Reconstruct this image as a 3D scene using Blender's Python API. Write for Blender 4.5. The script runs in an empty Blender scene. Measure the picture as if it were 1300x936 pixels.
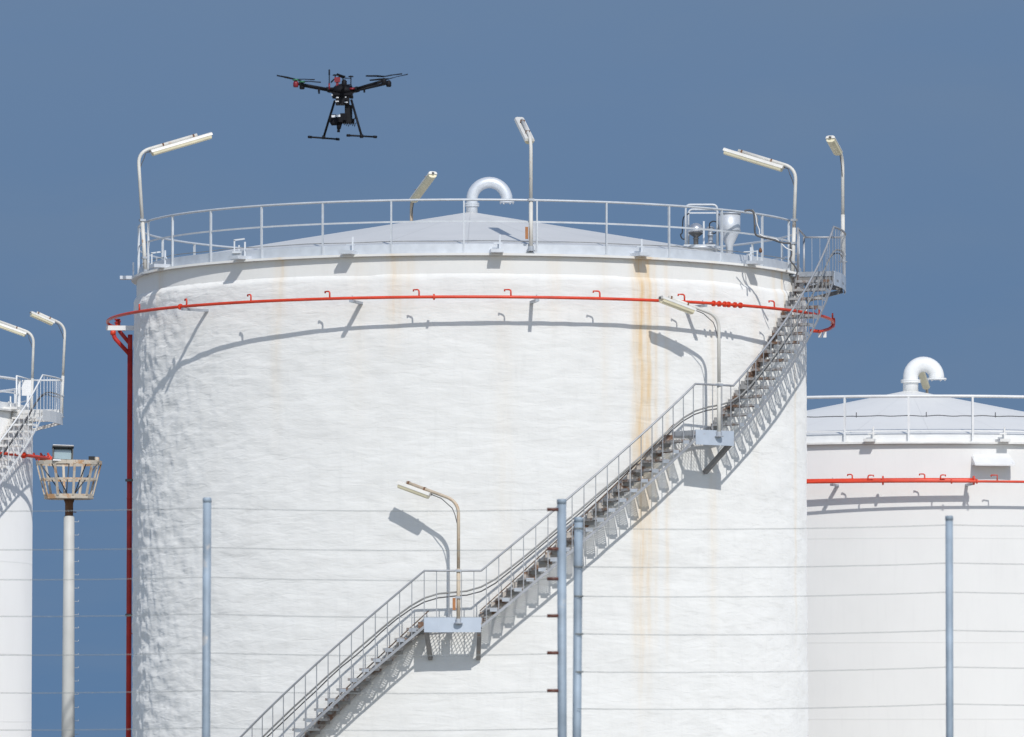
import bpy, math, random
from mathutils import Vector, Matrix, noise
random.seed(7)
R_ = math.radians
PI = math.pi
sc = bpy.context.scene
col = sc.collection

# ------------------------------------------------------------------ camera
F = 7600.0                       # focal length in photo pixels (photo 1300 wide)
HOR = 940.0
CAM = Vector((0, 0, 1.7))
TH = math.atan((HOR - 468.0) / F)
cam_d = bpy.data.cameras.new('camera')
cam = bpy.data.objects.new('camera', cam_d)
col.objects.link(cam)
cam.location = CAM
cam.rotation_euler = (R_(90) + TH, 0, 0)
cam_d.sensor_width = 36.0
cam_d.lens = 36.0 * F / 1300.0
cam_d.clip_start = 0.5
cam_d.clip_end = 20000
cam_d.dof.use_dof = True
cam_d.dof.focus_distance = 112
cam_d.dof.aperture_fstop = 10.0
sc.camera = cam


def ray(px, py):
    c, s = math.cos(TH), math.sin(TH)
    return Vector((0, c, s)) + Vector((1, 0, 0)) * ((px - 650) / F) + Vector((0, -s, c)) * ((468 - py) / F)


def P(px, py, Y):
    d = ray(px, py)
    return CAM + d * (Y / d.y)


def hit(px, py, T, r, far=False):
    """point of the pixel's ray on the cylinder of radius r round tank T"""
    d = ray(px, py)
    ox, oy = CAM.x - T['x'], CAM.y - T['y']
    a = d.x * d.x + d.y * d.y
    b = 2 * (ox * d.x + oy * d.y)
    c = ox * ox + oy * oy - r * r
    D = max(b * b - 4 * a * c, 0)
    t = (-b + (1 if far else -1) * math.sqrt(D)) / (2 * a)
    return CAM + d * t


def ang(p, T):
    return math.atan2(p.x - T['x'], -(p.y - T['y']))


def pol(T, r, a, z):
    return Vector((T['x'] + r * math.sin(a), T['y'] - r * math.cos(a), z))


# ------------------------------------------------------------------ materials
def mat(name, colour, rough=0.6, metal=0.0, var=0.0, vscale=4.0, rust=0.0, rscale=3.0, rcol=(0.26, 0.11, 0.045),
        bump=0.0, bscale=40.0, spec=0.5):
    m = bpy.data.materials.new(name)
    m.use_nodes = True
    nt = m.node_tree
    b = nt.nodes['Principled BSDF']
    b.inputs['Roughness'].default_value = rough
    b.inputs['Metallic'].default_value = metal
    b.inputs['Specular IOR Level'].default_value = spec
    tc = nt.nodes.new('ShaderNodeNewGeometry')
    out = None
    if var > 0:
        n = nt.nodes.new('ShaderNodeTexNoise')
        n.inputs['Scale'].default_value = vscale
        n.inputs['Detail'].default_value = 6
        nt.links.new(tc.outputs['Position'], n.inputs['Vector'])
        r = nt.nodes.new('ShaderNodeValToRGB')
        r.color_ramp.elements[0].position = 0.3
        r.color_ramp.elements[1].position = 0.7
        r.color_ramp.elements[0].color = [max(0, c * (1 - var)) for c in colour] + [1]
        r.color_ramp.elements[1].color = [min(1, c * (1 + var * 0.5)) for c in colour] + [1]
        nt.links.new(n.outputs['Fac'], r.inputs['Fac'])
        out = r.outputs['Color']
    if rust > 0:
        n = nt.nodes.new('ShaderNodeTexNoise')
        n.inputs['Scale'].default_value = rscale
        n.inputs['Detail'].default_value = 8
        n.inputs['Roughness'].default_value = 0.65
        nt.links.new(tc.outputs['Position'], n.inputs['Vector'])
        r = nt.nodes.new('ShaderNodeValToRGB')
        e = 0.72 - 0.35 * rust
        r.color_ramp.elements[0].position = e
        r.color_ramp.elements[1].position = e + 0.1
        nt.links.new(n.outputs['Fac'], r.inputs['Fac'])
        mx = nt.nodes.new('ShaderNodeMix')
        mx.data_type = 'RGBA'
        nt.links.new(r.outputs['Color'], mx.inputs[0])
        if out:
            nt.links.new(out, mx.inputs[6])
        else:
            mx.inputs[6].default_value = list(colour) + [1]
        mx.inputs[7].default_value = list(rcol) + [1]
        out = mx.outputs[2]
    if out:
        nt.links.new(out, b.inputs['Base Color'])
    else:
        b.inputs['Base Color'].default_value = list(colour) + [1]
    if bump > 0:
        n = nt.nodes.new('ShaderNodeTexNoise')
        n.inputs['Scale'].default_value = bscale
        n.inputs['Detail'].default_value = 5
        nt.links.new(tc.outputs['Position'], n.inputs['Vector'])
        bp = nt.nodes.new('ShaderNodeBump')
        bp.inputs['Strength'].default_value = 0.6
        bp.inputs['Distance'].default_value = bump
        nt.links.new(n.outputs['Fac'], bp.inputs['Height'])
        nt.links.new(bp.outputs['Normal'], b.inputs['Normal'])
    return m


class NB:
    """tiny node helper"""
    def __init__(s, nt):
        s.nt = nt

    def v(s, x, sock):
        if isinstance(x, (int, float)):
            sock.default_value = x
        else:
            s.nt.links.new(x, sock)

    def m(s, op, a, b=None, c=None, clamp=False):
        n = s.nt.nodes.new('ShaderNodeMath')
        n.operation = op
        n.use_clamp = clamp
        s.v(a, n.inputs[0])
        if b is not None:
            s.v(b, n.inputs[1])
        if c is not None:
            s.v(c, n.inputs[2])
        return n.outputs[0]

    def noise(s, vec, scale, sx=1, sy=1, sz=1, detail=5, rough=0.5, dist=0.0):
        mp = s.nt.nodes.new('ShaderNodeMapping')
        mp.inputs['Scale'].default_value = (sx, sy, sz)
        s.nt.links.new(vec, mp.inputs['Vector'])
        n = s.nt.nodes.new('ShaderNodeTexNoise')
        n.inputs['Scale'].default_value = scale
        n.inputs['Detail'].default_value = detail
        n.inputs['Roughness'].default_value = rough
        n.inputs['Distortion'].default_value = dist
        s.nt.links.new(mp.outputs[0], n.inputs['Vector'])
        return n.outputs['Fac']

    def ramp(s, x, a, b):
        n = s.nt.nodes.new('ShaderNodeMapRange')
        n.interpolation_type = 'SMOOTHSTEP'
        s.v(x, n.inputs['Value'])
        n.inputs['From Min'].default_value = a
        n.inputs['From Max'].default_value = b
        return n.outputs[0]

    def mix(s, f, a, b):
        n = s.nt.nodes.new('ShaderNodeMix')
        n.data_type = 'RGBA'
        s.v(f, n.inputs[0])
        for x, k in ((a, 6), (b, 7)):
            if isinstance(x, tuple):
                n.inputs[k].default_value = list(x) + [1]
            else:
                s.nt.links.new(x, n.inputs[k])
        return n.outputs[2]


def foam_mat(name, base, dirt, streaks, bump=1.0):
    """white sprayed foam: UV = (arc length, height) in metres; streaks = (u, half width, v top, v bottom, strength)"""
    m = bpy.data.materials.new(name)
    m.use_nodes = True
    nt = m.node_tree
    b = nt.nodes['Principled BSDF']
    b.inputs['Roughness'].default_value = 0.62
    b.inputs['Diffuse Roughness'].default_value = 0.9
    b.inputs['Specular IOR Level'].default_value = 0.35
    N = NB(nt)
    uv = nt.nodes.new('ShaderNodeUVMap').outputs[0]
    sep = nt.nodes.new('ShaderNodeSeparateXYZ')
    nt.links.new(uv, sep.inputs[0])
    u, v = sep.outputs[0], sep.outputs[1]
    d1 = N.ramp(N.noise(uv, 0.9, 1, 1.6, 1, 8, 0.62), 0.42, 0.72)
    d2 = N.ramp(N.noise(uv, 3.0, 2.2, 0.35, 1, 6, 0.6), 0.5, 0.8)
    c = N.mix(N.m('MULTIPLY', d1, 0.28), base, dirt)
    c = N.mix(N.m('MULTIPLY', d2, 0.22), c, tuple(x * 0.92 for x in dirt))
    fine = N.ramp(N.noise(uv, 9.0, 0.5, 2.2, 1, 8, 0.7), 0.52, 0.85)
    c = N.mix(N.m('MULTIPLY', fine, 0.18), c, tuple(x * 0.8 for x in dirt))
    if streaks:
        wob = N.m('MULTIPLY', N.m('SUBTRACT', N.noise(uv, 1.0, 0.01, 0.8, 1, 3), 0.5), 0.05)
        uw = N.m('ADD', u, wob)
        brk = N.ramp(N.noise(uv, 6.0, 1.8, 0.16, 1, 7, 0.65), 0.3, 0.68)
        tot = None
        for (su, hw, vt, vb, st) in streaks:
            g = N.m('DIVIDE', N.m('SUBTRACT', uw, su), hw)
            g = N.m('EXPONENT', N.m('MULTIPLY', N.m('MULTIPLY', g, g), -1.0))
            f = N.m('MULTIPLY', N.ramp(v, vb, vb + (vt - vb) * 0.7), st)
            g = N.m('MULTIPLY', g, f)
            tot = g if tot is None else N.m('ADD', tot, g)
        tot = N.m('MULTIPLY', tot, N.m('ADD', 0.35, N.m('MULTIPLY', brk, 0.65)), clamp=True)
        c = N.mix(tot, c, (0.76, 0.58, 0.34))
    nt.links.new(c, b.inputs['Base Color'])
    h = N.m('ADD', N.m('MULTIPLY', N.noise(uv, 2.0, 0.6, 2.6, 1, 3, 0.45, 0.5), 0.8),
            N.m('MULTIPLY', N.noise(uv, 3.4, 0.75, 2.5, 1, 4, 0.5, 0.9), 0.48))
    h = N.m('ADD', h, N.m('MULTIPLY', N.noise(uv, 10.0, 0.8, 1.8, 1, 3, 0.5, 0.5), 0.16))
    h = N.m('ADD', h, N.m('MULTIPLY', N.noise(uv, 3.0, 1.9, 0.5, 1, 3, 0.5, 0.4), 0.25))
    bp = nt.nodes.new('ShaderNodeBump')
    bp.inputs['Strength'].default_value = 1.0
    bp.inputs['Distance'].default_value = 0.024 * bump
    nt.links.new(h, bp.inputs['Height'])
    nt.links.new(bp.outputs['Normal'], b.inputs['Normal'])
    return m


def plain_shell_mat(name, base, dirt, seams):
    """smooth painted steel shell with faint horizontal plate seams"""
    m = bpy.data.materials.new(name)
    m.use_nodes = True
    nt = m.node_tree
    b = nt.nodes['Principled BSDF']
    b.inputs['Roughness'].default_value = 0.5
    b.inputs['Diffuse Roughness'].default_value = 0.9
    b.inputs['Specular IOR Level'].default_value = 0.35
    N = NB(nt)
    uv = nt.nodes.new('ShaderNodeUVMap').outputs[0]
    sep = nt.nodes.new('ShaderNodeSeparateXYZ')
    nt.links.new(uv, sep.inputs[0])
    v = sep.outputs[1]
    d = N.ramp(N.noise(uv, 0.8, 1, 0.7, 1, 8, 0.6), 0.35, 0.75)
    dd = N.ramp(N.noise(uv, 5.0, 2.0, 0.15, 1, 6, 0.6), 0.5, 0.85)
    c = N.mix(N.m('MULTIPLY', d, 0.6), base, dirt)
    c = N.mix(N.m('MULTIPLY', dd, 0.25), c, tuple(x * 0.9 for x in dirt))
    ln = None
    for sv in seams:
        g = N.m('DIVIDE', N.m('SUBTRACT', v, sv), 0.018)
        g = N.m('EXPONENT', N.m('MULTIPLY', N.m('MULTIPLY', g, g), -1.0))
        ln = g if ln is None else N.m('ADD', ln, g)
    c = N.mix(N.m('MULTIPLY', ln, 0.22), c, tuple(x * 0.75 for x in dirt))
    nt.links.new(c, b.inputs['Base Color'])
    h = N.m('ADD', N.noise(uv, 0.5, 1, 1, 1, 3, 0.4), N.m('MULTIPLY', ln, 0.15))
    bp = nt.nodes.new('ShaderNodeBump')
    bp.inputs['Strength'].default_value = 1.0
    bp.inputs['Distance'].default_value = 0.02
    nt.links.new(h, bp.inputs['Height'])
    nt.links.new(bp.outputs['Normal'], b.inputs['Normal'])
    return m


def roof_mat(name, c0, c1, metal, rough, nseam, ls=.55):
    """sheet metal roof, UV = (angle, radius)"""
    m = bpy.data.materials.new(name)
    m.use_nodes = True
    nt = m.node_tree
    b = nt.nodes['Principled BSDF']
    b.inputs['Metallic'].default_value = metal
    b.inputs['Roughness'].default_value = rough
    N = NB(nt)
    tc = nt.nodes.new('ShaderNodeTexCoord').outputs['Object']
    uv = nt.nodes.new('ShaderNodeUVMap').outputs[0]
    sep = nt.nodes.new('ShaderNodeSeparateXYZ')
    nt.links.new(uv, sep.inputs[0])
    f = N.m('FRACT', N.m('MULTIPLY', sep.outputs[0], nseam / (2 * PI)))
    line = N.ramp(N.m('ABSOLUTE', N.m('SUBTRACT', f, 0.5)), 0.485, 0.5)
    cell = N.m('FLOOR', N.m('MULTIPLY', sep.outputs[0], nseam / (2 * PI)))
    wn = nt.nodes.new('ShaderNodeTexWhiteNoise')
    wn.noise_dimensions = '1D'
    nt.links.new(cell, wn.inputs['W'])
    d = N.ramp(N.noise(tc, 0.8, 1, 1, 1, 7, 0.6), 0.3, 0.7)
    c = N.mix(N.m('ADD', N.m('MULTIPLY', d, 0.6), N.m('MULTIPLY', wn.outputs['Value'], 0.35)), c0, c1)
    c = N.mix(N.m('MULTIPLY', line, ls), c, tuple(x * 0.55 for x in c1))
    nt.links.new(c, b.inputs['Base Color'])
    bp = nt.nodes.new('ShaderNodeBump')
    bp.inputs['Distance'].default_value = 0.004
    nt.links.new(line, bp.inputs['Height'])
    nt.links.new(bp.outputs['Normal'], b.inputs['Normal'])
    return m


M = {
    'flange_rust': mat('stringer_edge_rust', (0.15, 0.095, 0.065), 0.85, var=0.4, vscale=5),
    'galv': mat('galvanised_steel', (0.46, 0.49, 0.53), 0.5, 0.35, var=0.2, vscale=6),
    'galv_rust': mat('galvanised_rusty', (0.46, 0.49, 0.53), 0.55, 0.3, var=0.2, vscale=5, rust=0.35, rscale=6),
    'rail': mat('rail_paint', (0.60, 0.63, 0.66), 0.5, 0.15, var=0.12, vscale=5),
    'stair_rail': mat('stair_rail_galvanised', (0.40, 0.41, 0.43), 0.5, 0.3, var=0.18, vscale=5),
    'tread': mat('tread_steel', (0.42, 0.42, 0.42), 0.6, 0.15, var=0.3, vscale=5, rust=0.62, rscale=3, rcol=(0.19, 0.11, 0.07)),
    'white': mat('white_paint', (0.80, 0.80, 0.79), 0.45, var=0.08, vscale=3),
    'whitegrime': mat('white_paint_grimy', (0.78, 0.77, 0.74), 0.55, var=0.14, vscale=5, rust=0.12, rscale=4, rcol=(0.42, 0.28, 0.15)),
    'pole': mat('lamp_pole_paint', (0.68, 0.66, 0.61), 0.55, var=0.12, vscale=4, rust=0.34, rscale=3.5, rcol=(0.50, 0.33, 0.20)),
    'pole_rust': mat('lamp_pole_rusty', (0.60, 0.50, 0.38), 0.65, var=0.2, vscale=4, rust=0.5, rscale=4, rcol=(0.45, 0.27, 0.15)),
    'diffuser': mat('lamp_diffuser', (0.80, 0.73, 0.52), 0.35, var=0.10, vscale=3),
    'lampwhite': mat('lamp_housing', (0.76, 0.74, 0.69), 0.45, var=0.10, vscale=6, rust=0.2, rscale=5, rcol=(0.45, 0.28, 0.15)),
    'red': mat('red_pipe_paint', (0.72, 0.060, 0.022), 0.45, var=0.18, vscale=3, rust=0.12, rscale=5, rcol=(0.35, 0.08, 0.05)),
    'darkred': mat('old_red_paint', (0.48, 0.022, 0.018), 0.5, var=0.25, vscale=3),
    'black': mat('black_rubber', (0.02, 0.02, 0.022), 0.5),
    'cable': mat('grey_cable', (0.10, 0.10, 0.105), 0.6, var=0.3, vscale=6),
    'conduit': mat('grey_conduit', (0.30, 0.30, 0.29), 0.55, 0.2, var=0.25, vscale=4),
    'rust': mat('rusted_steel', (0.20, 0.10, 0.055), 0.85, var=0.4, vscale=6, bump=0.01),
    'stringer': mat('rusty_stringer', (0.50, 0.46, 0.42), 0.65, 0.1, var=0.2, vscale=3, rust=0.6, rscale=3.5, rcol=(0.22, 0.125, 0.08)),
    'dark': mat('dark_steel', (0.12, 0.12, 0.12), 0.6, 0.3, var=0.3, vscale=5),
    'beam': mat('weathered_beam', (0.27, 0.265, 0.26), 0.7, 0.1, var=0.3, vscale=5, rust=0.35, rscale=5),
    'deck': mat('grating_steel', (0.42, 0.45, 0.49), 0.55, 0.3, var=0.2, vscale=5, rust=0.3, rscale=4),
    'fascia': mat('pale_blue_plate', (0.52, 0.58, 0.66), 0.5, 0.1, var=0.1, vscale=3, rust=0.08, rscale=4),
    'steel': mat('bright_steel', (0.66, 0.68, 0.71), 0.33, 0.75, var=0.12, vscale=7),
    'vent': mat('silver_painted_vent', (0.66, 0.69, 0.73), 0.42, 0.25, var=0.10, vscale=5),
    'wire': mat('fence_wire', (0.30, 0.32, 0.32), 0.5, 0.5),
    'fence': mat('blue_grey_fence_post', (0.31, 0.38, 0.45), 0.6, 0.1, var=0.45, vscale=3.0, rust=0.34, rscale=3.2, rcol=(0.55, 0.50, 0.44)),
    'insul': mat('brown_insulator', (0.13, 0.045, 0.03), 0.5, var=0.3, vscale=12),
    'mast': mat('mast_paint', (0.60, 0.60, 0.57), 0.55, var=0.10, vscale=2),
    'basket': mat('basket_paint', (0.62, 0.55, 0.45), 0.6, var=0.15, vscale=4, rust=0.58, rscale=4, rcol=(0.48, 0.28, 0.14)),
    'glass': mat('lamp_glass', (0.35, 0.45, 0.47), 0.12, 0.3),
    'orange': mat('orange_wood', (0.42, 0.18, 0.07), 0.7, var=0.3, vscale=9),
    'carbon': mat('carbon_black', (0.009, 0.009, 0.012), 0.6, spec=0.2),
    'dronegrey': mat('drone_grey', (0.010, 0.010, 0.013), 0.75, spec=0.15),
    'dronered': mat('drone_red', (0.20, 0.010, 0.02), 0.4),
    'dronewhite': mat('drone_white', (0.75, 0.77, 0.80), 0.4),
    'dronegreen': mat('drone_green', (0.03, 0.16, 0.08), 0.4),
    'lens': mat('lens_glass', (0.01, 0.01, 0.02), 0.08),
}


# ------------------------------------------------------------------ mesh builder
class MB:
    def __init__(s):
        s.v, s.f, s.sm, s.uv = [], [], [], {}

    def face(s, idx, smooth=False, uv=None):
        if uv:
            s.uv[len(s.f)] = uv
        s.f.append(tuple(idx))
        s.sm.append(smooth)

    def box(s, c, size, rz=0.0, mtx=None):
        c = Vector(c)
        n = len(s.v)
        m = mtx if mtx is not None else Matrix.Rotation(rz, 3, 'Z')
        for z in (-.5, .5):
            for y in (-.5, .5):
                for x in (-.5, .5):
                    s.v.append(c + m @ Vector((x * size[0], y * size[1], z * size[2])))
        for q in ((0, 2, 3, 1), (4, 5, 7, 6), (0, 1, 5, 4), (2, 6, 7, 3), (0, 4, 6, 2), (1, 3, 7, 5)):
            s.face([n + i for i in q])
        return s

    def bar(s, a, b, w, h, up=Vector((0, 0, 1))):
        """beam from a to b, w across, h along up"""
        a, b = Vector(a), Vector(b)
        d = (b - a)
        L = d.length
        if L < 1e-6:
            return s
        d.normalize()
        up = Vector(up)
        if abs(d.dot(up.normalized())) > 0.98:
            up = Vector((1, 0, 0))
        x = d.cross(up).normalized()
        z = x.cross(d).normalized()
        return s.box((a + b) / 2, (w, L, h), mtx=Matrix((x, d, z)).transposed())

    def tube(s, pts, r, n=8, caps=True, closed=False, squash=None):
        pts = [Vector(p) for p in pts]
        if len(pts) < 2:
            return s
        rs = r if isinstance(r, (list, tuple)) else [r] * len(pts)
        base = len(s.v)
        k = len(pts)
        prev = None
        for i, p in enumerate(pts):
            if closed:
                t = (pts[(i + 1) % k] - pts[i - 1]).normalized()
            elif i == 0:
                t = (pts[1] - p).normalized()
            elif i == k - 1:
                t = (p - pts[-2]).normalized()
            else:
                t = ((pts[i + 1] - p).normalized() + (p - pts[i - 1]).normalized()).normalized()
            if prev is None:
                ref = Vector((0, 0, 1)) if abs(t.z) < 0.9 else Vector((0, 1, 0))
                x = t.cross(ref).normalized()
            else:
                x = (prev - t * prev.dot(t)).normalized()
            prev = x
            y = t.cross(x)
            for j in range(n):
                a = 2 * PI * j / n
                s.v.append(p + (x * math.cos(a) + y * math.sin(a)) * rs[i])
        m = k if closed else k - 1
        for i in range(m):
            i2 = (i + 1) % k
            for j in range(n):
                j2 = (j + 1) % n
                s.face((base + i * n + j, base + i * n + j2, base + i2 * n + j2, base + i2 * n + j), n > 4)
        if caps and not closed:
            s.face([base + j for j in range(n)][::-1])
            s.face([base + (k - 1) * n + j for j in range(n)])
        return s

    def lathe(s, c, prof, n=32, axis=Vector((0, 0, 1)), smooth=True):
        """prof: list of (r, h) along axis from c"""
        c = Vector(c)
        q = Vector((0, 0, 1)).rotation_difference(Vector(axis)).to_matrix()
        base = len(s.v)
        for (r, h) in prof:
            for j in range(n):
                a = 2 * PI * j / n
                s.v.append(c + q @ Vector((r * math.cos(a), r * math.sin(a), h)))
        for i in range(len(prof) - 1):
            for j in range(n):
                j2 = (j + 1) % n
                s.face((base + i * n + j, base + i * n + j2, base + (i + 1) * n + j2, base + (i + 1) * n + j), smooth)
        s.face([base + j for j in range(n)][::-1])
        s.face([base + (len(prof) - 1) * n + j for j in range(n)])
        return s

    def build(s, name, m, parent=None, absolute=True):
        org = Vector((0, 0, 0))
        if absolute:
            p = parent
            while p is not None:
                org = org + p.location
                p = p.parent
        me = bpy.data.meshes.new(name)
        me.from_pydata([tuple(v - org) for v in s.v], [], s.f)
        me.polygons.foreach_set('use_smooth', s.sm)
        if s.uv:
            l = me.uv_layers.new(name='UVMap')
            for fi, uvs in s.uv.items():
                st = me.polygons[fi].loop_start
                for k, q in enumerate(uvs):
                    l.data[st + k].uv = q
        me.materials.append(M[m] if isinstance(m, str) else m)
        me.update()
        o = bpy.data.objects.new(name, me)
        col.objects.link(o)
        o.parent = parent
        return o


def thing(name, loc, label, cat, group=None):
    o = bpy.data.objects.new(name, None)
    o.empty_display_size = 0.2
    col.objects.link(o)
    o.location = loc
    o['label'] = label
    o['category'] = cat
    if group:
        o['group'] = group
    return o


def inst(src, name, parent, loc, rz=0.0):
    """a repeat sharing mesh data"""
    o = src.copy()
    o.name = name
    col.objects.link(o)
    o.parent = parent
    o.location = loc
    o.rotation_euler = (0, 0, rz)
    return o


def arc(T, r, a0, a1, z, step=R_(2.0)):
    n = max(2, int(abs(a1 - a0) / step) + 1)
    zf = z if callable(z) else (lambda a: z)
    return [pol(T, r, a0 + (a1 - a0) * i / n, zf(a0 + (a1 - a0) * i / n)) for i in range(n + 1)]


def bend(p0, p1, p2, rad, n=7):
    """corner p1 rounded; returns points between"""
    a = (p0 - p1).normalized()
    b = (p2 - p1).normalized()
    A, B = p1 + a * rad, p1 + b * rad
    return [A * (1 - t) ** 2 + p1 * 2 * t * (1 - t) + B * t * t for t in [i / n for i in range(n + 1)]]


# ------------------------------------------------------------------ tanks
MAIN = dict(y=126.7, R=7.12)
MAIN['x'] = (597 - 650) / F * 126.9
RIGHT = dict(y=147.9, R=7.25)
RIGHT['x'] = (1156 - 650) / F * 148.0
LEFT = dict(y=161.7, R=7.13)
LEFT['x'] = (-294 - 650) / F * 161.9

z_rim_main = hit(597, 321.5, MAIN, 7.13).z
z_rim_right = hit(1156, 561, RIGHT, 7.3).z
z_rim_left = P(30, 524, 161.7 - 1.0).z
MAIN['z'], RIGHT['z'], LEFT['z'] = z_rim_main, z_rim_right, z_rim_left
print('rims', z_rim_main, z_rim_right, z_rim_left)


def shell(T, name, parent, m, z1, amp, nphi=720, nz=220):
    mb = MB()
    R = T['R']
    for i in range(nz + 1):
        z = z1 * i / nz
        for j in range(nphi):
            a = 2 * PI * j / nphi - PI
            r = R
            if amp:
                x, y = math.sin(a) * R, -math.cos(a) * R
                q = Vector((x, y, z))
                left = max(0.0, min(1.0, (-a - 0.75) / 0.5)) if a > -2.2 else 0.3
                r += amp * noise.noise(Vector((x * .9, y * .9, z * 1.5)))
                r += amp * .55 * noise.noise(Vector((x * 2.2 + 9, y * 2.2, z * 4.2)))
                r += amp * (.25 + .7 * left) * noise.noise(Vector((x * 4.5, y * 4.5 + 5, z * 5.0)))
                r += amp * (.06 + .42 * left) * noise.noise(Vector((x * 11, y * 11 + 5, z * 8.0)))
                r += amp * (.04 + .22 * left) * noise.noise(Vector((x * 9, y * 9 + 50, z * 1.6)))
                r += amp * .30 * noise.noise(Vector((x * 3.2, y * 3.2 + 3, z * .7)))
                t = (z1 - z)
                if t < .20:
                    r += -.055 * (1 - t / .20) ** 2 + .03 * (1 - abs(t - .1) / .1) * 0.6
                elif t < .5:
                    r += 0.012 * (1 - (t - .2) / .3)
            mb.v.append(pol(T, r, a, z))
    for i in range(nz):
        for j in range(nphi):
            j2 = (j + 1) % nphi
            u0 = (2 * PI * j / nphi - PI) * R
            u1 = (2 * PI * (j + 1) / nphi - PI) * R
            v0, v1 = z1 * i / nz, z1 * (i + 1) / nz
            mb.face((i * nphi + j, i * nphi + j2, (i + 1) * nphi + j2, (i + 1) * nphi + j), True,
                    ((u0, v0), (u1, v0), (u1, v1), (u0, v1)))
    return mb.build(name, m, parent)


def ring_solid(T, prof, n=180, uvz=True):
    """closed profile (r, z) swept round"""
    mb = MB()
    k = len(prof)
    for j in range(n):
        a = 2 * PI * j / n - PI
        for (r, z) in prof:
            mb.v.append(pol(T, r, a, z))
    for j in range(n):
        j2 = (j + 1) % n
        u0, u1 = (2 * PI * j / n - PI) * T['R'], (2 * PI * (j + 1) / n - PI) * T['R']
        for i in range(k):
            i2 = (i + 1) % k
            mb.face((j * k + i, j2 * k + i, j2 * k + i2, j * k + i2), False,
                    ((u0, prof[i][1]), (u1, prof[i][1]), (u1, prof[i2][1]), (u0, prof[i2][1])))
    return mb


def cone_roof(T, r0, z0, slope, parent, m, n=144):
    mb = MB()
    rr = [r0 * i / 12 for i in range(12, 0, -1)]
    for r in rr:
        for j in range(n):
            mb.v.append(pol(T, r, 2 * PI * j / n, z0 + (r0 - r) * slope))
    top = len(mb.v)
    mb.v.append(pol(T, 0, 0, z0 + r0 * slope))
    for i in range(len(rr) - 1):
        for j in range(n):
            j2 = (j + 1) % n
            a0, a1 = 2 * PI * j / n, 2 * PI * (j + 1) / n
            mb.face((i * n + j, i * n + j2, (i + 1) * n + j2, (i + 1) * n + j), True,
                    ((a0, rr[i]), (a1, rr[i]), (a1, rr[i + 1]), (a0, rr[i + 1])))
    i = len(rr) - 1
    for j in range(n):
        j2 = (j + 1) % n
        a0, a1 = 2 * PI * j / n, 2 * PI * (j + 1) / n
        mb.face((i * n + j, i * n + j2, top), True, ((a0, rr[i]), (a1, rr[i]), (a0, 0)))
    return mb.build('roof', m, parent)


def gooseneck(T, base_px, px_y, D, mt, parent, scale, zb):
    """px positions: left leg x, right leg x, arch centre y"""
    xl, xr, yc = base_px
    a = P(xl, yc, D)
    b = P(xr, yc, D)
    c = (a + b) / 2
    R = (b.x - a.x) / 2
    r = px_y
    g = MB()
    pts = [Vector((a.x, a.y, zb)), Vector((a.x, a.y, a.z - 0.01))]
    for i in range(0, 19):
        t = PI - PI * i / 18
        pts.append(Vector((c.x + R * math.cos(t), c.y, c.z + R * math.sin(t))))
    pts.append(Vector((b.x, b.y, b.z - 0.03)))
    g.tube(pts, r, 20)
    o = g.build('gooseneck_vent', mt, parent)
    f = MB()
    f.lathe((a.x, a.y, a.z - 0.14), [(r * 1.3, 0), (r * 1.3, 0.035)], 24, smooth=False)
    f.lathe((a.x, a.y, a.z - 0.10), [(r * 1.3, 0), (r * 1.3, 0.035)], 24, smooth=False)
    f.build('flange', mt, o)
    f = MB()
    f.lathe((b.x, b.y, b.z - 0.06), [(r * 1.3, 0), (r * 1.3, 0.035)], 24, smooth=False)
    for k in range(6):
        t = k * PI / 3
        f.lathe((b.x + r * 1.1 * math.cos(t), b.y + r * 1.1 * math.sin(t), b.z - 0.09), [(0.015, 0), (0.015, 0.03)], 6, smooth=False)
    f.build('flange', mt, o)
    return o


def tank(T, name, label, shell_m, roof_m, band_m, slope, curb_m, foam, anchors, vent, vent_m, anchor_m):
    root = thing(name, (T['x'], T['y'], 0), label, 'storage tank', 'white storage tanks')
    R, z = T['R'], T['z']
    if foam:
        shell(T, 'shell', root, shell_m, z - 0.40, 0.020, 900, 250)
        ring_solid(T, [(R - .05, z - .46), (R - .05, z - .048), (R - .35, z - .048), (R - .35, z - .46)]).build('top_band', band_m, root)
    else:
        shell(T, 'shell', root, shell_m, z - 0.05, 0.0, 240, 8)
    ov = .06 if foam else .13
    ring_solid(T, [(R + ov, z - .045), (R + ov, z), (R - .4, z), (R - .4, z - .045)]).build('roof_edge', band_m, root)
    ring_solid(T, [(R - .10, z + .003), (R - .10, z + .2), (R - .14, z + .21), (R - .14, z + .003)]).build('roof_curb', curb_m, root)
    cone_roof(T, R - .135, z + .19, slope, root, roof_m)
    gooseneck(T, *vent, vent_m, root, 1, z + .1 + (R - .12) * slope - .05)
    for a in anchors:
        b = MB()
        t = Vector((math.cos(a), math.sin(a), 0))
        b.bar(pol(T, R - .15, a, z + .035), pol(T, R + .30, a, z + .035), .26, .07)
        b.bar(pol(T, R + .02, a, z + .06) + t * .07, pol(T, R + .02, a, z + .36) + t * .07, .035, .035)
        b.bar(pol(T, R + .02, a, z + .2) - t * .06, pol(T, R + .02, a, z + .2) + t * .12, .03, .03)
        b.build('anchor_bracket', anchor_m, root)
    return root


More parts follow.
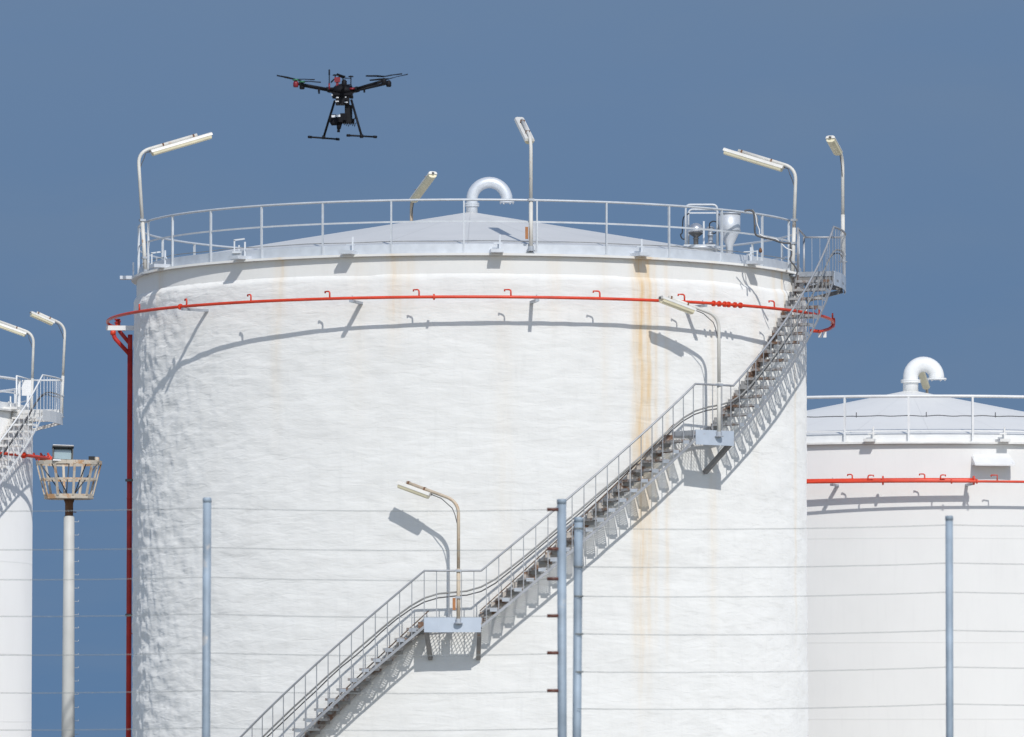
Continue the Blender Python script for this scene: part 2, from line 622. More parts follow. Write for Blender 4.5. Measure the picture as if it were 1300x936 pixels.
def railing(T, label, r, z0, zt, zm, zc, a_start, a_end, a_off, mt, pr, gate=True, cable=True, wavy=None):
    root = thing('guard_rail', (T['x'], T['y'], z0), label, 'railing', 'roof edge railings')
    step = 2 * PI / 30
    first = None
    k0 = math.ceil((a_start - a_off) / step - 1e-6)
    angs = []
    k = k0
    while a_off + k * step <= a_end + 1e-6:
        angs.append(a_off + k * step)
        k += 1
    for a in angs:
        if first is None:
            b = MB()
            b.bar((0, -r, 0.0), (0, -r, zt - z0 - .02), pr * 2, pr * 1.3)
            b.box((0, -r, .01), (.12, .1, .02))
            first = b.build('post', mt, None, absolute=False)
            first.parent = root
            first.rotation_euler = (0, 0, a)
        else:
            inst(first, 'post', root, (0, 0, 0), a)
    MB().tube(arc(T, r, angs[0], angs[-1], zt), pr * 1.05, 8).build('top_rail', mt, root)
    m = MB()
    p = arc(T, r, angs[0], angs[-1], zm)
    for i in range(len(p) - 1):
        m.bar(p[i], p[i + 1], .012, .035)
    m.build('mid_rail', mt, root)
    if cable:
        MB().tube(arc(T, r - .03, angs[0], angs[-1], lambda a: zc + .006 * math.sin(a * 23)), .008, 5).build('guard_cable', 'conduit', root)
    if wavy:
        w = MB()
        w.tube(arc(T, r - .04, angs[0], angs[-1], lambda a: wavy + .02 * noise.noise(Vector((a * 20, 0, 0))), R_(.7)), .011, 5)
        for a in [angs[0] + .23 * i for i in range(24)]:
            w.bar(pol(T, r - .04, a, wavy - .03), pol(T, r - .04, a, wavy + .09), .03, .02)
        w.build('cable', 'cable', root)
    return root


def u_of(px, T=MAIN):
    return ang(hit(px, 600, T, T['R']), T) * T['R']


streaks = []
for (px, hw, yt, yb, st) in [(814, .08, 322, 1000, .66), (824, .06, 322, 960, .60), (819, .22, 322, 960, .34), (833, .05, 480, 900, .3),
                             (806, .08, 560, 930, .35), (847, .06, 600, 900, .28), (500, .16, 322, 470, .38), (520, .1, 322, 420, .25),
                             (357, .08, 322, 420, .45), (350, .13, 380, 600, .16), (996, .06, 322, 420, .75), (985, .10, 330, 470, .3),
                             (200, .12, 322, 430, .28), (704, .14, 322, 450, .16), (905, .12, 560, 900, .2), (960, .15, 340, 700, .14),
                             (1010, .10, 560, 900, .30), (640, .2, 600, 880, .08), (455, .2, 322, 600, .10), (768, .12, 322, 600, .12)]:
    pt, pb = hit(px, yt, MAIN, 7.12), hit(px, yb, MAIN, 7.12)
    streaks.append((u_of(px), hw, pt.z, pb.z, st))
FOAM = foam_mat('sprayed_foam_white', (0.83, 0.828, 0.81), (0.70, 0.695, 0.675), streaks)
BAND = foam_mat('top_band_white', (0.80, 0.80, 0.78), (0.72, 0.71, 0.68), streaks, bump=0.12)
ROOF1 = roof_mat('silver_roof', (0.77, 0.76, 0.735), (0.70, 0.695, 0.675), 0.12, 0.55, 24, .30)
ROOF2 = roof_mat('white_roof', (0.87, 0.855, 0.815), (0.83, 0.815, 0.775), 0.0, 0.5, 24, .18)
SH2 = plain_shell_mat('painted_shell', (0.86, 0.855, 0.84), (0.82, 0.815, 0.80), [2.2, 4.0, 6.45])

anch_main = [ang(hit(x, y, MAIN, 7.3), MAIN) for x, y in [(199, 334), (301, 323), (440, 321), (631, 320), (816, 327), (959, 334)]] + [R_(-88)]
tank(MAIN, 'storage_tank', 'large white tank with lumpy sprayed walls, rust streaks and the zigzag staircase', FOAM, ROOF1, BAND,
     0.182, 'vent', True, anch_main, ((599, 643.5, 254), 0.122, 126.7), 'vent', 'vent')
anch_r = [ang(hit(x, y, RIGHT, 7.4), RIGHT) for x, y in [(1104, 560), (1274, 558), (940, 560)]]
right_tank = tank(RIGHT, 'storage_tank', 'smooth white tank half hidden at the right edge, white curved vent on top', SH2, ROOF2, 'whitegrime',
                  0.205, 'white', False, anch_r, ((1156, 1189, 479), 0.19, 147.9), 'white', 'whitegrime')
tank(LEFT, 'storage_tank', 'smooth white tank cut off by the left edge, white stair climbing its side', SH2, ROOF2, 'whitegrime',
     0.2, 'white', False, [R_(70)], ((-296, -260, 440), 0.19, 161.7), 'white', 'whitegrime')
# overflow hood on the right tank
h = MB()
ca, cb = hit(1235, 577, RIGHT, 7.25), hit(1281, 577, RIGHT, 7.25)
zt_ = ca.z
a0, a1 = ang(ca, RIGHT), ang(cb, RIGHT)
n0 = len(h.v)
for (r, z, e) in ((7.22, zt_ + .02, 0), (7.62, zt_ - .25, .003), (7.62, zt_ - .28, .003), (7.22, zt_ - .03, 0)):
    for a in (a0 - e, a1 + e):
        h.v.append(pol(RIGHT, r, a, z))
for q in ((0, 1, 3, 2), (2, 3, 5, 4), (4, 5, 7, 6), (6, 7, 1, 0), (0, 2, 4, 6), (1, 7, 5, 3)):
    h.face(q)
for a, e in ((a0, -.0), (a1, .0)):
    n0 = len(h.v)
    for dd in (-.004, .004):
        for (r, z) in ((7.24, zt_ - .03), (7.6, zt_ - .22), (7.6, zt_ - .26), (7.24, zt_ - .26)):
            h.v.append(pol(RIGHT, r, a + dd, z))
    for q in ((0, 1, 2, 3), (7, 6, 5, 4), (0, 4, 5, 1), (1, 5, 6, 2), (2, 6, 7, 3), (3, 7, 4, 0)):
        h.face([n0 + i for i in q])
h.build('overflow_hood', 'white', right_tank)

# railings
z0 = MAIN['z']
zt = hit(597, 253.5, MAIN, 7.05).z
zm = hit(597, 281, MAIN, 7.05).z
zc = hit(597, 306, MAIN, 7.02).z
off = ang(hit(589, 290, MAIN, 7.05), MAIN)
railing(MAIN, 'pale grey railing around the domed roof of the large lumpy tank', 7.03, z0, zt, zm, zc, off + 2 * PI / 30 * 8, off + 2 * PI / 30 * 36, off, 'rail', .023)
z0 = RIGHT['z']
railing(RIGHT, 'white railing around the roof of the right hand tank', 7.22, z0, hit(1156, 503, RIGHT, 7.22).z, hit(1156, 547, RIGHT, 7.22).z,
        hit(1156, 547, RIGHT, 7.2).z - .02, -PI, PI - .1, ang(hit(1153.5, 530, RIGHT, 7.22), RIGHT), 'white', .035, cable=False,
        wavy=hit(1156, 528, RIGHT, 7.18).z)
z0 = LEFT['z']
ao = ang(hit(24.5, 500, LEFT, 7.05), LEFT)
railing(LEFT, 'white railing at the roof edge of the left hand tank', 7.05, z0, P(25, 479, 159).z, P(25, 497, 159).z, P(25, 512, 159).z,
        ao - 2 * PI / 30 * 28, ao, ao, 'white', .035)
# white panel on the left railing
b = MB()
p0, p1 = P(27, 482, 160.5), P(40, 503, 160.9)
b.box((p0 + p1) / 2, (p1.x - p0.x, .02, p0.z - p1.z), rz=.1)
o = b.build('sign_panel', 'white')
o['label'] = 'small blank white panel beside the lamp post on the left tank'
o['category'] = 'panel'


# ------------------------------------------------------------------ stairs
def clip_seg(x0, y0, dx, dy, xa, xb, ya, yb):
    t0, t1 = -1e9, 1e9
    for p, d, lo, hi in ((x0, dx, xa, xb), (y0, dy, ya, yb)):
        if abs(d) < 1e-9:
            if p < lo or p > hi:
                return None
            continue
        u, w = (lo - p) / d, (hi - p) / d
        if u > w:
            u, w = w, u
        t0, t1 = max(t0, u), min(t1, w)
    return (t0, t1) if t1 > t0 + 1e-4 else None


def diamond_lines(xa, xb, ya, yb, pitch, ux, uy):
    out = []
    for sgn in (1, -1):
        dx, dy = ux, uy * sgn
        L = (xb - xa) + (yb - ya) * ux / uy
        k = int(L / pitch) + 2
        for i in range(-k, k):
            r = clip_seg(xa + i * pitch, ya if sgn > 0 else yb, dx, dy, xa, xb, ya, yb)
            if r:
                bx, by = xa + i * pitch, (ya if sgn > 0 else yb)
                out.append(((bx + dx * r[0], by + dy * r[0]), (bx + dx * r[1], by + dy * r[1])))
    return out


def staircase(T, label, zs, angs, pal, end_a, treads_from=0, name='staircase'):
    """zs: deck heights of the landings (ground first); angs: list of (start, end) of each landing; pal: materials"""
    Ri, Ro = T['R'] + .10, 7.95
    rail_h, bar_d = .93, .18
    flights = []
    za = 0.15
    # first flight runs down to the ground with the slope of the second
    sl = (zs[1] - zs[0]) / (angs[1][0] - angs[0][1])
    a_g = angs[0][0] - (zs[0] - za) / sl
    flights.append((a_g, angs[0][0], za, zs[0]))
    for i in range(len(zs) - 1):
        flights.append((angs[i][1], angs[i + 1][0], zs[i], zs[i + 1]))
    root = thing(name, pol(T, 7.6, a_g, 0), label, 'staircase', 'tank staircases')
    C = Vector((T['x'], T['y'], 0)) - root.location

    def zc_(a):
        if a <= flights[0][0]:
            return za
        for (s, e, z1, z2) in flights:
            if s <= a <= e:
                return z1 + (z2 - z1) * (a - s) / (e - s)
        for i, (s, e) in enumerate(angs):
            if s <= a <= e:
                return zs[i]
        return zs[-1]

    def path(r, dz, a0=None, a1=None):
        brk = sorted([f[0] for f in flights] + [f[1] for f in flights] + [end_a])
        a0 = brk[0] if a0 is None else a0
        a1 = brk[-1] if a1 is None else a1
        pts = []
        marks = [a0] + [x for x in brk if a0 < x < a1] + [a1]
        for s, e in zip(marks[:-1], marks[1:]):
            n = max(1, int((e - s) / R_(2.0)))
            for i in range(n):
                a = s + (e - s) * i / n
                pts.append(pol(T, r, a, zc_(a) + dz))
        pts.append(pol(T, r, a1, zc_(a1) + dz))
        return pts
    # treads
    proto = None
    pz = pl = None
    for fi, (s, e, z1, z2) in enumerate(flights):
        if fi < treads_from:
            continue
        n = max(2, round((z2 - z1) / .2))
        for i in range(1, n):
            a = s + (e - s) * i / n
            z = z1 + (z2 - z1) * i / n
            if proto is None:
                b = MB()
                w = .115
                for yy in (-w, w):
                    b.bar((yy, -Ri, -.025), (yy, -Ro + .02, -.025), .01, .05)
                b.bar((-w, -Ro + .02, -.02), (w, -Ro + .02, -.02), .01, .04)
                b.bar((-w - .02, -Ri + .0, -.06), (w + .02, -Ri + .0, -.06), .012, .12)
                b.bar((-w, -Ri - .05, -.045), (w, -Ri - .05, -.045), .09, .012)
                for (p, q) in diamond_lines(Ri, Ro - .02, -w, w, .048, .5, .866):
                    b.bar((p[1], -p[0], -.004), (q[1], -q[0], -.004), .010, .008)
                proto = b.build('tread', pal['tread'], root, absolute=False)
                proto.location = C + Vector((0, 0, z))
                proto.rotation_euler = (0, 0, a)
                q = MB()
                q.box((.01, -Ro + .010, -.045), (.15, .01, .07))
                pl = q.build('end_plate', pal['plate'], proto, absolute=False)
            else:
                t = inst(proto, 'tread', root, C + Vector((0, 0, z)), a)
                x = inst(pl, 'end_plate', t, (0, 0, 0), 0)
            # baluster
    bal = None
    aa = flights[treads_from][0] + R_(.9)
    if treads_from == 0:
        aa = flights[0][0] + R_(.9)
    dens = R_(1.78)
    cnt = 0
    while aa < end_a:
        z = zc_(aa)
        if bal is None:
            b = MB()
            b.bar((0, -Ro, -bar_d), (0, -Ro, rail_h), .018, .010, up=Vector((0, 1, 0)))
            bal = b.build('baluster', pal['rail'], root, absolute=False)
            bal.location = C + Vector((0, 0, z))
            bal.rotation_euler = (0, 0, aa)
        else:
            inst(bal, 'baluster', root, C + Vector((0, 0, z)), aa)
        aa += dens
        cnt += 1
    print('balusters', cnt)
    a_lo = flights[treads_from][0]
    MB().tube(path(Ro, rail_h, a_lo), .022, 8).build('handrail', pal['rail'], root)
    b = MB()
    p = path(Ro, -bar_d, a_lo)
    for i in range(len(p) - 1):
        b.bar(p[i], p[i + 1], .014, .052)
    b.build('outer_stringer', pal['rail'], root)
    # mid conduits / knee rails clipped to balusters
    def soft(p, k=3):
        for _ in range(k):
            p = [p[0]] + [(p[i - 1] + p[i] * 2 + p[i + 1]) / 4 for i in range(1, len(p) - 1)] + [p[-1]]
        return p
    b = MB()
    p = soft(path(Ro - .02, .50, a_lo))
    p = [x + Vector((0, 0, .012 * noise.noise(x * 1.7))) for x in p]
    b.tube(p, .018, 6)
    b.build('knee_rail', pal['knee'], root)
    b = MB()
    p = soft(path(Ro - .05, .43, a_lo))
    p = [x + Vector((0, 0, .03 * noise.noise(x * 1.3))) for x in p]
    b.tube(p, .013, 6)
    b.build('cable', 'cable', root)
    # inner stringer along the wall, zigzag top edge
    for fi, (s, e, z1, z2) in enumerate(flights):
        if fi < treads_from:
            continue
        n = max(2, round((z2 - z1) / .2))
        b = MB()
        for i in range(n):
            a = s + (e - s) * i / n
            a2 = s + (e - s) * (i + 1) / n
            zA, zB = z1 + (z2 - z1) * i / n, z1 + (z2 - z1) * (i + 1) / n
            k = len(b.v)
            for r in (Ri - .045, Ri - .012):
                b.v += [pol(T, r, a, zA - .17), pol(T, r, a2, zB - .17), pol(T, r, a2, zA + .13), pol(T, r, a, zA + .13)]
            for q in ((0, 3, 2, 1), (4, 5, 6, 7), (0, 1, 5, 4), (3, 7, 6, 2), (0, 4, 7, 3), (1, 2, 6, 5)):
                b.face([k + x for x in q])
        b.build('inner_stringer', pal['stringer'] if fi < 2 else pal['tread'], root)
        if fi != 1 and fi != 0:
            continue
        b = MB()
        pp = path(Ri + .01, .15, s, e)
        for i in range(len(pp) - 1):
            b.bar(pp[i], pp[i + 1], .03, .02)
        b.build('stringer_flange', 'flange_rust' if pal['stringer'] == 'stringer' else pal['stringer'], root)
    # landings
    for i, (s, e) in enumerate(angs):
        if i < treads_from - 1:
            continue
        z = zs[i]
        if i == len(angs) - 1:
            e = end_a
        r_in = Ri - .04 if i < len(angs) - 1 else T['R'] - .02
        b = MB()
        nn = 4
        for k in range(nn):
            u, w = s + (e - s) * k / nn, s + (e - s) * (k + 1) / nn
            b.bar(pol(T, Ro - .02, u, z - .03), pol(T, Ro - .02, w, z - .03), .02, .06)
            b.bar(pol(T, r_in, u, z - .03), pol(T, r_in, w, z - .03), .02, .06)
        for a in (s, (s + e) / 2, e):
            b.bar(pol(T, r_in, a, z - .05), pol(T, Ro - .02, a, z - .05), .04, .10)
        lw = (e - s) * 7.5
        for (p, q) in diamond_lines(0, lw, r_in, Ro, .075, .5, .866):
            b.bar(pol(T, p[1], s + p[0] / 7.5, z), pol(T, q[1], s + q[0] / 7.5, z), .010, .008)
        d = b.build('landing', pal['deck'], root)
        f = MB()
        for k in range(nn):
            u, w = s + (e - s) * k / nn, s + (e - s) * (k + 1) / nn
            f.bar(pol(T, Ro + .006, u, z - .14), pol(T, Ro + .006, w, z - .14), .012, .30)
        f.build('side_plate', pal['fascia'], d)
        # brackets down to the wall
        for bi, a in enumerate((s + .004, e - .004)):
            if i == 1 and bi == 0:
                continue
            g = MB()
            dn = .80 if i < 2 else .42
            g.bar(pol(T, Ro - .03, a, z - .22), pol(T, T['R'] + .03, a, z - dn), .085, .085)
            g.bar(pol(T, Ro - .03, a, z - .15), pol(T, T['R'] + .0, a, z - .15), .07, .09)
            g.build('support_bracket', pal['beam'], root)
    # end rail of top landing
    z = zs[-1]
    b = MB()
    rin = T['R'] - .02
    b.tube([pol(T, Ro, end_a, z + rail_h), pol(T, rin, end_a, z + rail_h)], .022, 8)
    b.tube([pol(T, Ro, end_a, z - .05), pol(T, Ro, end_a, z + rail_h)], .024, 8)
    b.tube([pol(T, rin, end_a, z - .05), pol(T, rin, end_a, z + rail_h)], .024, 8)
    for k in range(1, 5):
        r = Ro + (rin - Ro) * k / 5
        b.bar(pol(T, r, end_a, z), pol(T, r, end_a, z + rail_h), .02, .01)
    b.bar(pol(T, Ro, end_a, z + .08), pol(T, rin, end_a, z + .08), .01, .12)
    # inner gate post next to the roof
    b.tube([pol(T, T['R'] + .02, angs[-1][0] + .02, z - .05), pol(T, T['R'] + .02, angs[-1][0] + .02, z + rail_h)], .022, 8)
    b.tube([pol(T, T['R'] + .02, angs[-1][0] + .02, z + rail_h), pol(T, T['R'] + .02, end_a, z + rail_h)], .02, 8)
    b.build('end_rail', pal['rail'], root)
    return root, zc_, path, flights


RO = 7.95
A = lambda px, py, T=MAIN, r=RO: ang(hit(px, py, T, r), T)
l1 = (A(538.6, 725), A(610.7, 725))
l2 = (A(882.8, 488), A(931, 489))
zd1 = hit(575, 724.7, MAIN, RO).z - .93
zd2 = hit(905, 488.5, MAIN, RO).z - .93
l3s = A(1058.5, 287)
zd3 = hit(1058.5, 288, MAIN, RO).z - .93
print('landings', [math.degrees(x) for x in l1 + l2 + (l3s,)], zd1, zd2, zd3)
pal_main = dict(deck='deck', tread='tread', plate='galv', rail='stair_rail', knee='conduit', stringer='stringer', fascia='fascia', beam='beam')
st_root, zc_main, path_main, fl_main = staircase(
    MAIN, 'grey rust-stained metal staircase curving up the large lumpy white tank', [zd1, zd2, zd3], [l1, l2, (l3s, R_(92))], pal_main, R_(92))
zl3 = P(68, 481, 161).z - .93
dz = zl3 - zd3
pal_left = dict(deck='whitegrime', tread='whitegrime', plate='white', rail='white', knee='cable', stringer='whitegrime', fascia='white', beam='whitegrime')
staircase(LEFT, 'white metal staircase curving up the tank at the left edge', [zd1 + dz, zd2 + dz, zl3], [l1, l2, (l3s, R_(92))], pal_left, R_(90), treads_from=2)


# ------------------------------------------------------------------ lamps
def lamp(T, label, r, a, zb, top, direc, tilt, flen, gap, mt, lean=(0, 0), clampz=None, pr=.036, box=False):
    """bent pole lamp: base on T at (r,a,zb); top = height of the bend; direc = plan direction of the arm"""
    base = pol(T, r, a, zb)
    d = Vector((direc[0], direc[1], 0)).normalized()
    side = Vector((-d.y, d.x, 0))
    root = thing('tube_lamp', base, label, 'lamp', 'tube lamps on bent poles')
    corner = Vector((base.x + lean[0], base.y + lean[1], top))
    ad = (d * math.cos(tilt) + Vector((0, 0, 1)) * math.sin(tilt)).normalized()
    nrm = (Vector((0, 0, 1)) * math.cos(tilt) - d * math.sin(tilt)).normalized()
    arm_end = corner + ad * (gap + flen * .78)
    mid = base.lerp(corner, .45)
    pb = MB()
    pb.tube([base, mid], pr * 1.16, 10)
    pts = [mid - (corner - base).normalized() * .02] + bend(base, corner, arm_end, .26) + [arm_end]
    pb.tube(pts, pr, 10)
    pb.build('pole', mt, root)
    # housing under the arm
    c0 = corner + ad * gap - nrm * .055
    c1 = corner + ad * (gap + flen) - nrm * .055
    mtx = Matrix((side, ad, nrm)).transposed()
    hb = MB()
    n = len(hb.v)
    W = .105
    prof = [(-W, -.035), (-W * .85, .012), (-W * .5, .028), (W * .5, .028), (W * .85, .012), (W, -.035)]
    for c in (c0, c1):
        for (x, z) in prof:
            hb.v.append(c + side * x + nrm * z)
    k = len(prof)
    for i in range(k):
        hb.face((n + i, n + (i + 1) % k, n + k + (i + 1) % k, n + k + i))
    hb.face([n + i for i in range(k)][::-1])
    hb.face([n + k + i for i in range(k)])
    hb.build('housing', 'lampwhite', root)
    db = MB()
    n = 0
    prof = [(-W * .93, -.036), (-W * .80, -.085), (-W * .4, -.11), (W * .4, -.11), (W * .80, -.085), (W * .93, -.036)]
    for c in (c0 + ad * .03, c1 - ad * .03):
        for (x, z) in prof:
            db.v.append(c + side * x + nrm * z)
    for i in range(k):
        db.face((i, (i + 1) % k, k + (i + 1) % k, k + i))
    db.face(list(range(k))[::-1])
    db.face([k + i for i in range(k)])
    db.build('diffuser', 'diffuser', root)
    for f in (.22, .72):
        cb = MB()
        c = corner + ad * (gap + flen * f)
        cb.box(c - nrm * .01, (.09, .03, .09), mtx=mtx)
        cb.build('clip', 'rust', root)
    cb = MB()
    cb.box(c1 - nrm * .02 + ad * .012, (.05, .02, .04), mtx=mtx)
    cb.build('end_plug', 'dark', root)
    e = MB()
    q0 = corner - Vector((0, 0, .42)) + d * .03
    q1 = c0 + ad * .02
    e.tube([q0 - Vector((0, 0, .06)) - d * .01, q0, corner - Vector((0, 0, .25)) + d * .075, corner - Vector((0, 0, .13)) + d * .13, corner + ad * max(gap * .6, .12) - nrm * .06, q1], .010, 5)
    e.build('cable', 'cable', root)
    fb = MB()
    fb.lathe(base, [(.09, 0), (.09, .02), (pr * 1.6, .025), (pr * 1.6, .10)], 12, smooth=False)
    fb.build('base', 'galv_rust', root)
    if clampz:
        for z in clampz:
            fb = MB()
            c = base.lerp(corner, (z - base.z) / (corner.z - base.z))
            fb.box(c, (.12, .12, .045), rz=a)
            fb.build('clamp', 'galv_rust', root)
    if box:
        jb = MB()
        c = base.lerp(corner, .16)
        jb.box(c + Vector((-.085, -.05, 0)), (.06, .08, .24))
        jb.build('junction_box', 'orange', root)
    return root


def inward(T, a):
    return (-math.sin(a), math.cos(a))


ztop = P(674, 176, 119.7).z
zr = MAIN['z']
a_l1, a_l3, a_l4, a_l2 = ang(hit(185, 340, MAIN, 7.12), MAIN), ang(hit(674, 250, MAIN, 7.1), MAIN), ang(hit(1006, 335, MAIN, 7.12), MAIN), 0
a_l2 = ang(hit(522.5, 260, MAIN, 7.1, far=True), MAIN)
lamp(MAIN, 'long tube lamp at the left edge of the big tank roof, arm pointing right', 7.12, a_l1, zr - .05, P(176, 199, 125.4).z, inward(MAIN, a_l1), R_(17.5), 1.38, .26, 'pole',
     lean=(-.17, 0), clampz=[zr + .3, zt])
lamp(MAIN, 'tube lamp standing on the front railing right of the roof vent, seen end-on', 7.10, a_l3, zr + .05, ztop, inward(MAIN, a_l3), R_(25), 1.3, .10, 'pole', clampz=[zt], box=True)
lamp(MAIN, 'tube lamp behind the roof left of the vent, brown pole', 7.12, a_l2, zr + .05, P(522.5, 252, 133.6).z, (.36, -.93), R_(21), 1.35, .10, 'pole_rust', clampz=[zt])
lamp(MAIN, 'long tube lamp beside the stair top, arm pointing left over the roof', 7.12, a_l4, zr - .1, P(1011, 219, 125.3).z, inward(MAIN, a_l4), R_(18), 1.36, .26, 'pole', lean=(.08, 0), clampz=[zr + .2, zr + .6, zt])
p5 = P(1072.5, 333, 126.2)
a5 = ang(p5, MAIN)
lamp(MAIN, 'short tube lamp on the top stair landing at the far right of the big tank', 7.90, a5, p5.z, P(1072.5, 199, 126.2).z, (-.32, -.95), R_(22), .68, .34, 'pole', clampz=[zd3 + .9, zd3 + .5])
p6 = hit(912, 546, MAIN, RO + .03)
lamp(MAIN, 'short tube lamp on the middle stair landing, just under the red pipe', RO + .05, ang(p6, MAIN), zd2 - .12, hit(913, 402, MAIN, RO).z, (-.85, -.50), R_(16), .82, .60, 'pole', clampz=[zd2 + .93], pr=.035)
p7 = hit(582, 790, MAIN, RO + .03)
lamp(MAIN, 'short rusty tube lamp on the lowest visible stair landing', RO + .05, ang(p7, MAIN), zd1 - .12, hit(582.5, 637, MAIN, RO).z, (-.90, .30), R_(20), .72, .60, 'pole_rust', clampz=[zd1 + .93, zd1 + .4], pr=.033, box=True)
a8 = R_(86)
p8 = P(42, 527, 161.2)
lamp(LEFT, 'long tube lamp cut off by the left edge of the picture', 7.16, a8, p8.z, P(45, 424, 161.2).z, inward(LEFT, a8), R_(20), 1.4, .18, 'pole', lean=(.06, 0))
p9 = P(78, 530, 161.5)
lamp(LEFT, 'short tube lamp on the top landing of the left white staircase', 7.93, ang(p9, LEFT), p9.z, P(83, 413, 161.5).z, (-.9, -.35), R_(22), .70, .32, 'pole', lean=(.10, 0), clampz=[zl3 + .5])
a10 = ang(hit(1177, 520, RIGHT, 7.2, far=True), RIGHT)
lamp(RIGHT, 'brown tube lamp behind the white curved vent of the right tank', 7.22, a10, RIGHT['z'], P(1181, 490, 155).z, (-.22, -.97), R_(22), 1.35, .10, 'pole_rust')


# ------------------------------------------------------------------ sprinkler rings
def sprinkler(T, label, r, z, pr, a0, a1, nozz, coup, brk, mt='red', flip=1, riser=None):
    root = thing('sprinkler_pipe', pol(T, r, (a0 + a1) / 2, z), label, 'pipe', 'red sprinkler pipes')
    MB().tube(arc(T, r, a0, a1, z, R_(1.5)), pr, 10).build('ring_pipe', mt, root)
    for a in nozz:
        t = Vector((math.cos(a), math.sin(a), 0)) * -1 * flip
        b = MB()
        p = pol(T, r, a, z)
        top = p + Vector((0, 0, .15))
        tip = top + t * .12 + (Vector((T['x'], T['y'], 0)) - pol(T, 1, a, 0)) * .05
        b.tube([p] + bend(p, top, tip, .05, 4) + [tip, tip + Vector((0, 0, -.035))], .017, 6)
        b.build('nozzle', mt, root)
    for a in coup:
        c = pol(T, r, a, z)
        t = Vector((math.cos(a), math.sin(a), 0))
        b = MB()
        b.lathe(c - t * .016, [(pr * 1.9, 0), (pr * 1.9, .032)], 14, axis=t, smooth=False)
        b.build('coupling', mt, root)
    for a in brk:
        b = MB()
        b.bar(pol(T, T['R'] - .02, a, z - pr - .03), pol(T, r + .1, a, z - pr - .03), .075, .05)
        b.tube([pol(T, r, a, z - pr - .02), pol(T, r, a, z + pr + .02)], .012, 6)
        b.build('support_arm', 'galv', root)
    return root


rp = 7.68
zp = hit(597, 377, MAIN, rp).z
nz = [ang(hit(x, y, MAIN, rp), MAIN) for x, y in [(177, 390), (237, 388), (318.6, 382), (418.6, 378), (532, 376), (648.6, 377), (761.5, 379), (869, 384), (983, 391), (1040, 396)]] + [R_(-99)]
cp = [ang(hit(x, y, MAIN, rp), MAIN) for x, y in [(229, 388), (551, 377), (906, 386), (913, 386.5), (920, 387), (925, 387), (933, 388), (940, 388)]]
ring = sprinkler(MAIN, 'thin red pipe ring with hooked nozzles around the large lumpy tank', rp, zp, .032, R_(-104), R_(91), nz, cp,
                 [R_(-48.5), -.305, .18, .665, 1.2])
b = MB()   # wide bracket at the far left
b.bar(pol(MAIN, 7.02, R_(-87), zp - .12), pol(MAIN, 7.71, R_(-87), zp - .12), .05, .10)
b.build('support_arm', 'white', ring)
# right-hand return under the ring
b = MB()
q = [P(1058, 404, 126.9), P(1058.5, 409, 126.9), P(1058, 414, 126.6), P(1052, 418, 126.2), P(1042, 421, 125.4), P(1030, 420, 124.9)]
b.tube(q, .035, 8)
b.lathe(P(1056, 403, 126.9), [(.09, 0), (.09, .03)], 12, axis=Vector((1, 0, 0)), smooth=False)
b.build('return_pipe', 'red', ring)
b = MB()
for x in (1041, 1047):
    b.box(P(x, 425, 125.4), (.07, .07, .12))
b.build('nozzle', 'white', ring)
# riser on the left
root = thing('riser_pipe', pol(MAIN, 7.25, R_(-93), 0), 'dark red vertical pipe with forked top on the shaded left side of the big tank', 'pipe')
xr = P(164.5, 600, 126.9)
X, Y_ = xr.x, 126.9
zfork = P(164.5, 447, 126.9).z
b = MB()
b.tube([(X, Y_, 0), (X, Y_, zfork + .05)], .056, 14)
b.tube([(X, Y_, zfork), (X, Y_, P(164, 425, 126.9).z)], .05, 12)
b.build('pipe', 'darkred', root)
for pts, rr in (([P(164.5, 450, 126.9), P(146, 430, 126.9), P(143.5, 423, 126.9), P(142.5, 413, 126.9)], .045),
                ([P(164.5, 436, 126.95), P(152, 421, 127.1), P(149.5, 414, 127.1), P(149, 405, 127.1)], .042)):
    b = MB()
    b.tube([pts[0]] + bend(pts[0], pts[1], pts[2], .03, 4) + [pts[2], pts[3]], rr, 12)
    b.lathe(pts[3] - Vector((0, 0, .10)), [(rr * 1.5, 0), (rr * 1.5, .03)], 12, smooth=False)
    b.lathe(pts[3] - Vector((0, 0, .03)), [(rr * 1.5, 0), (rr * 1.5, .03)], 12, smooth=False)
    b.build('branch_pipe', 'darkred', root)
    b = MB()
    b.lathe(pts[2] - Vector((0, 0, .04)), [(rr * 1.25, 0), (rr * 1.35, .05), (rr * 1.2, .1)], 12)
    b.build('coupling', 'red', root)
for y in (610, 781):
    b = MB()
    c = P(164.5, y, 126.9)
    b.box(c, (.17, .18, .05))
    b.bar(c, c + Vector((.35, 0, 0)), .04, .03)
    b.build('clamp', 'dark', root)
    b = MB()
    b.lathe(c - Vector((0, 0, .40)), [(.064, 0), (.064, .02)], 12, smooth=False)
    b.build('coupling', 'darkred', root)

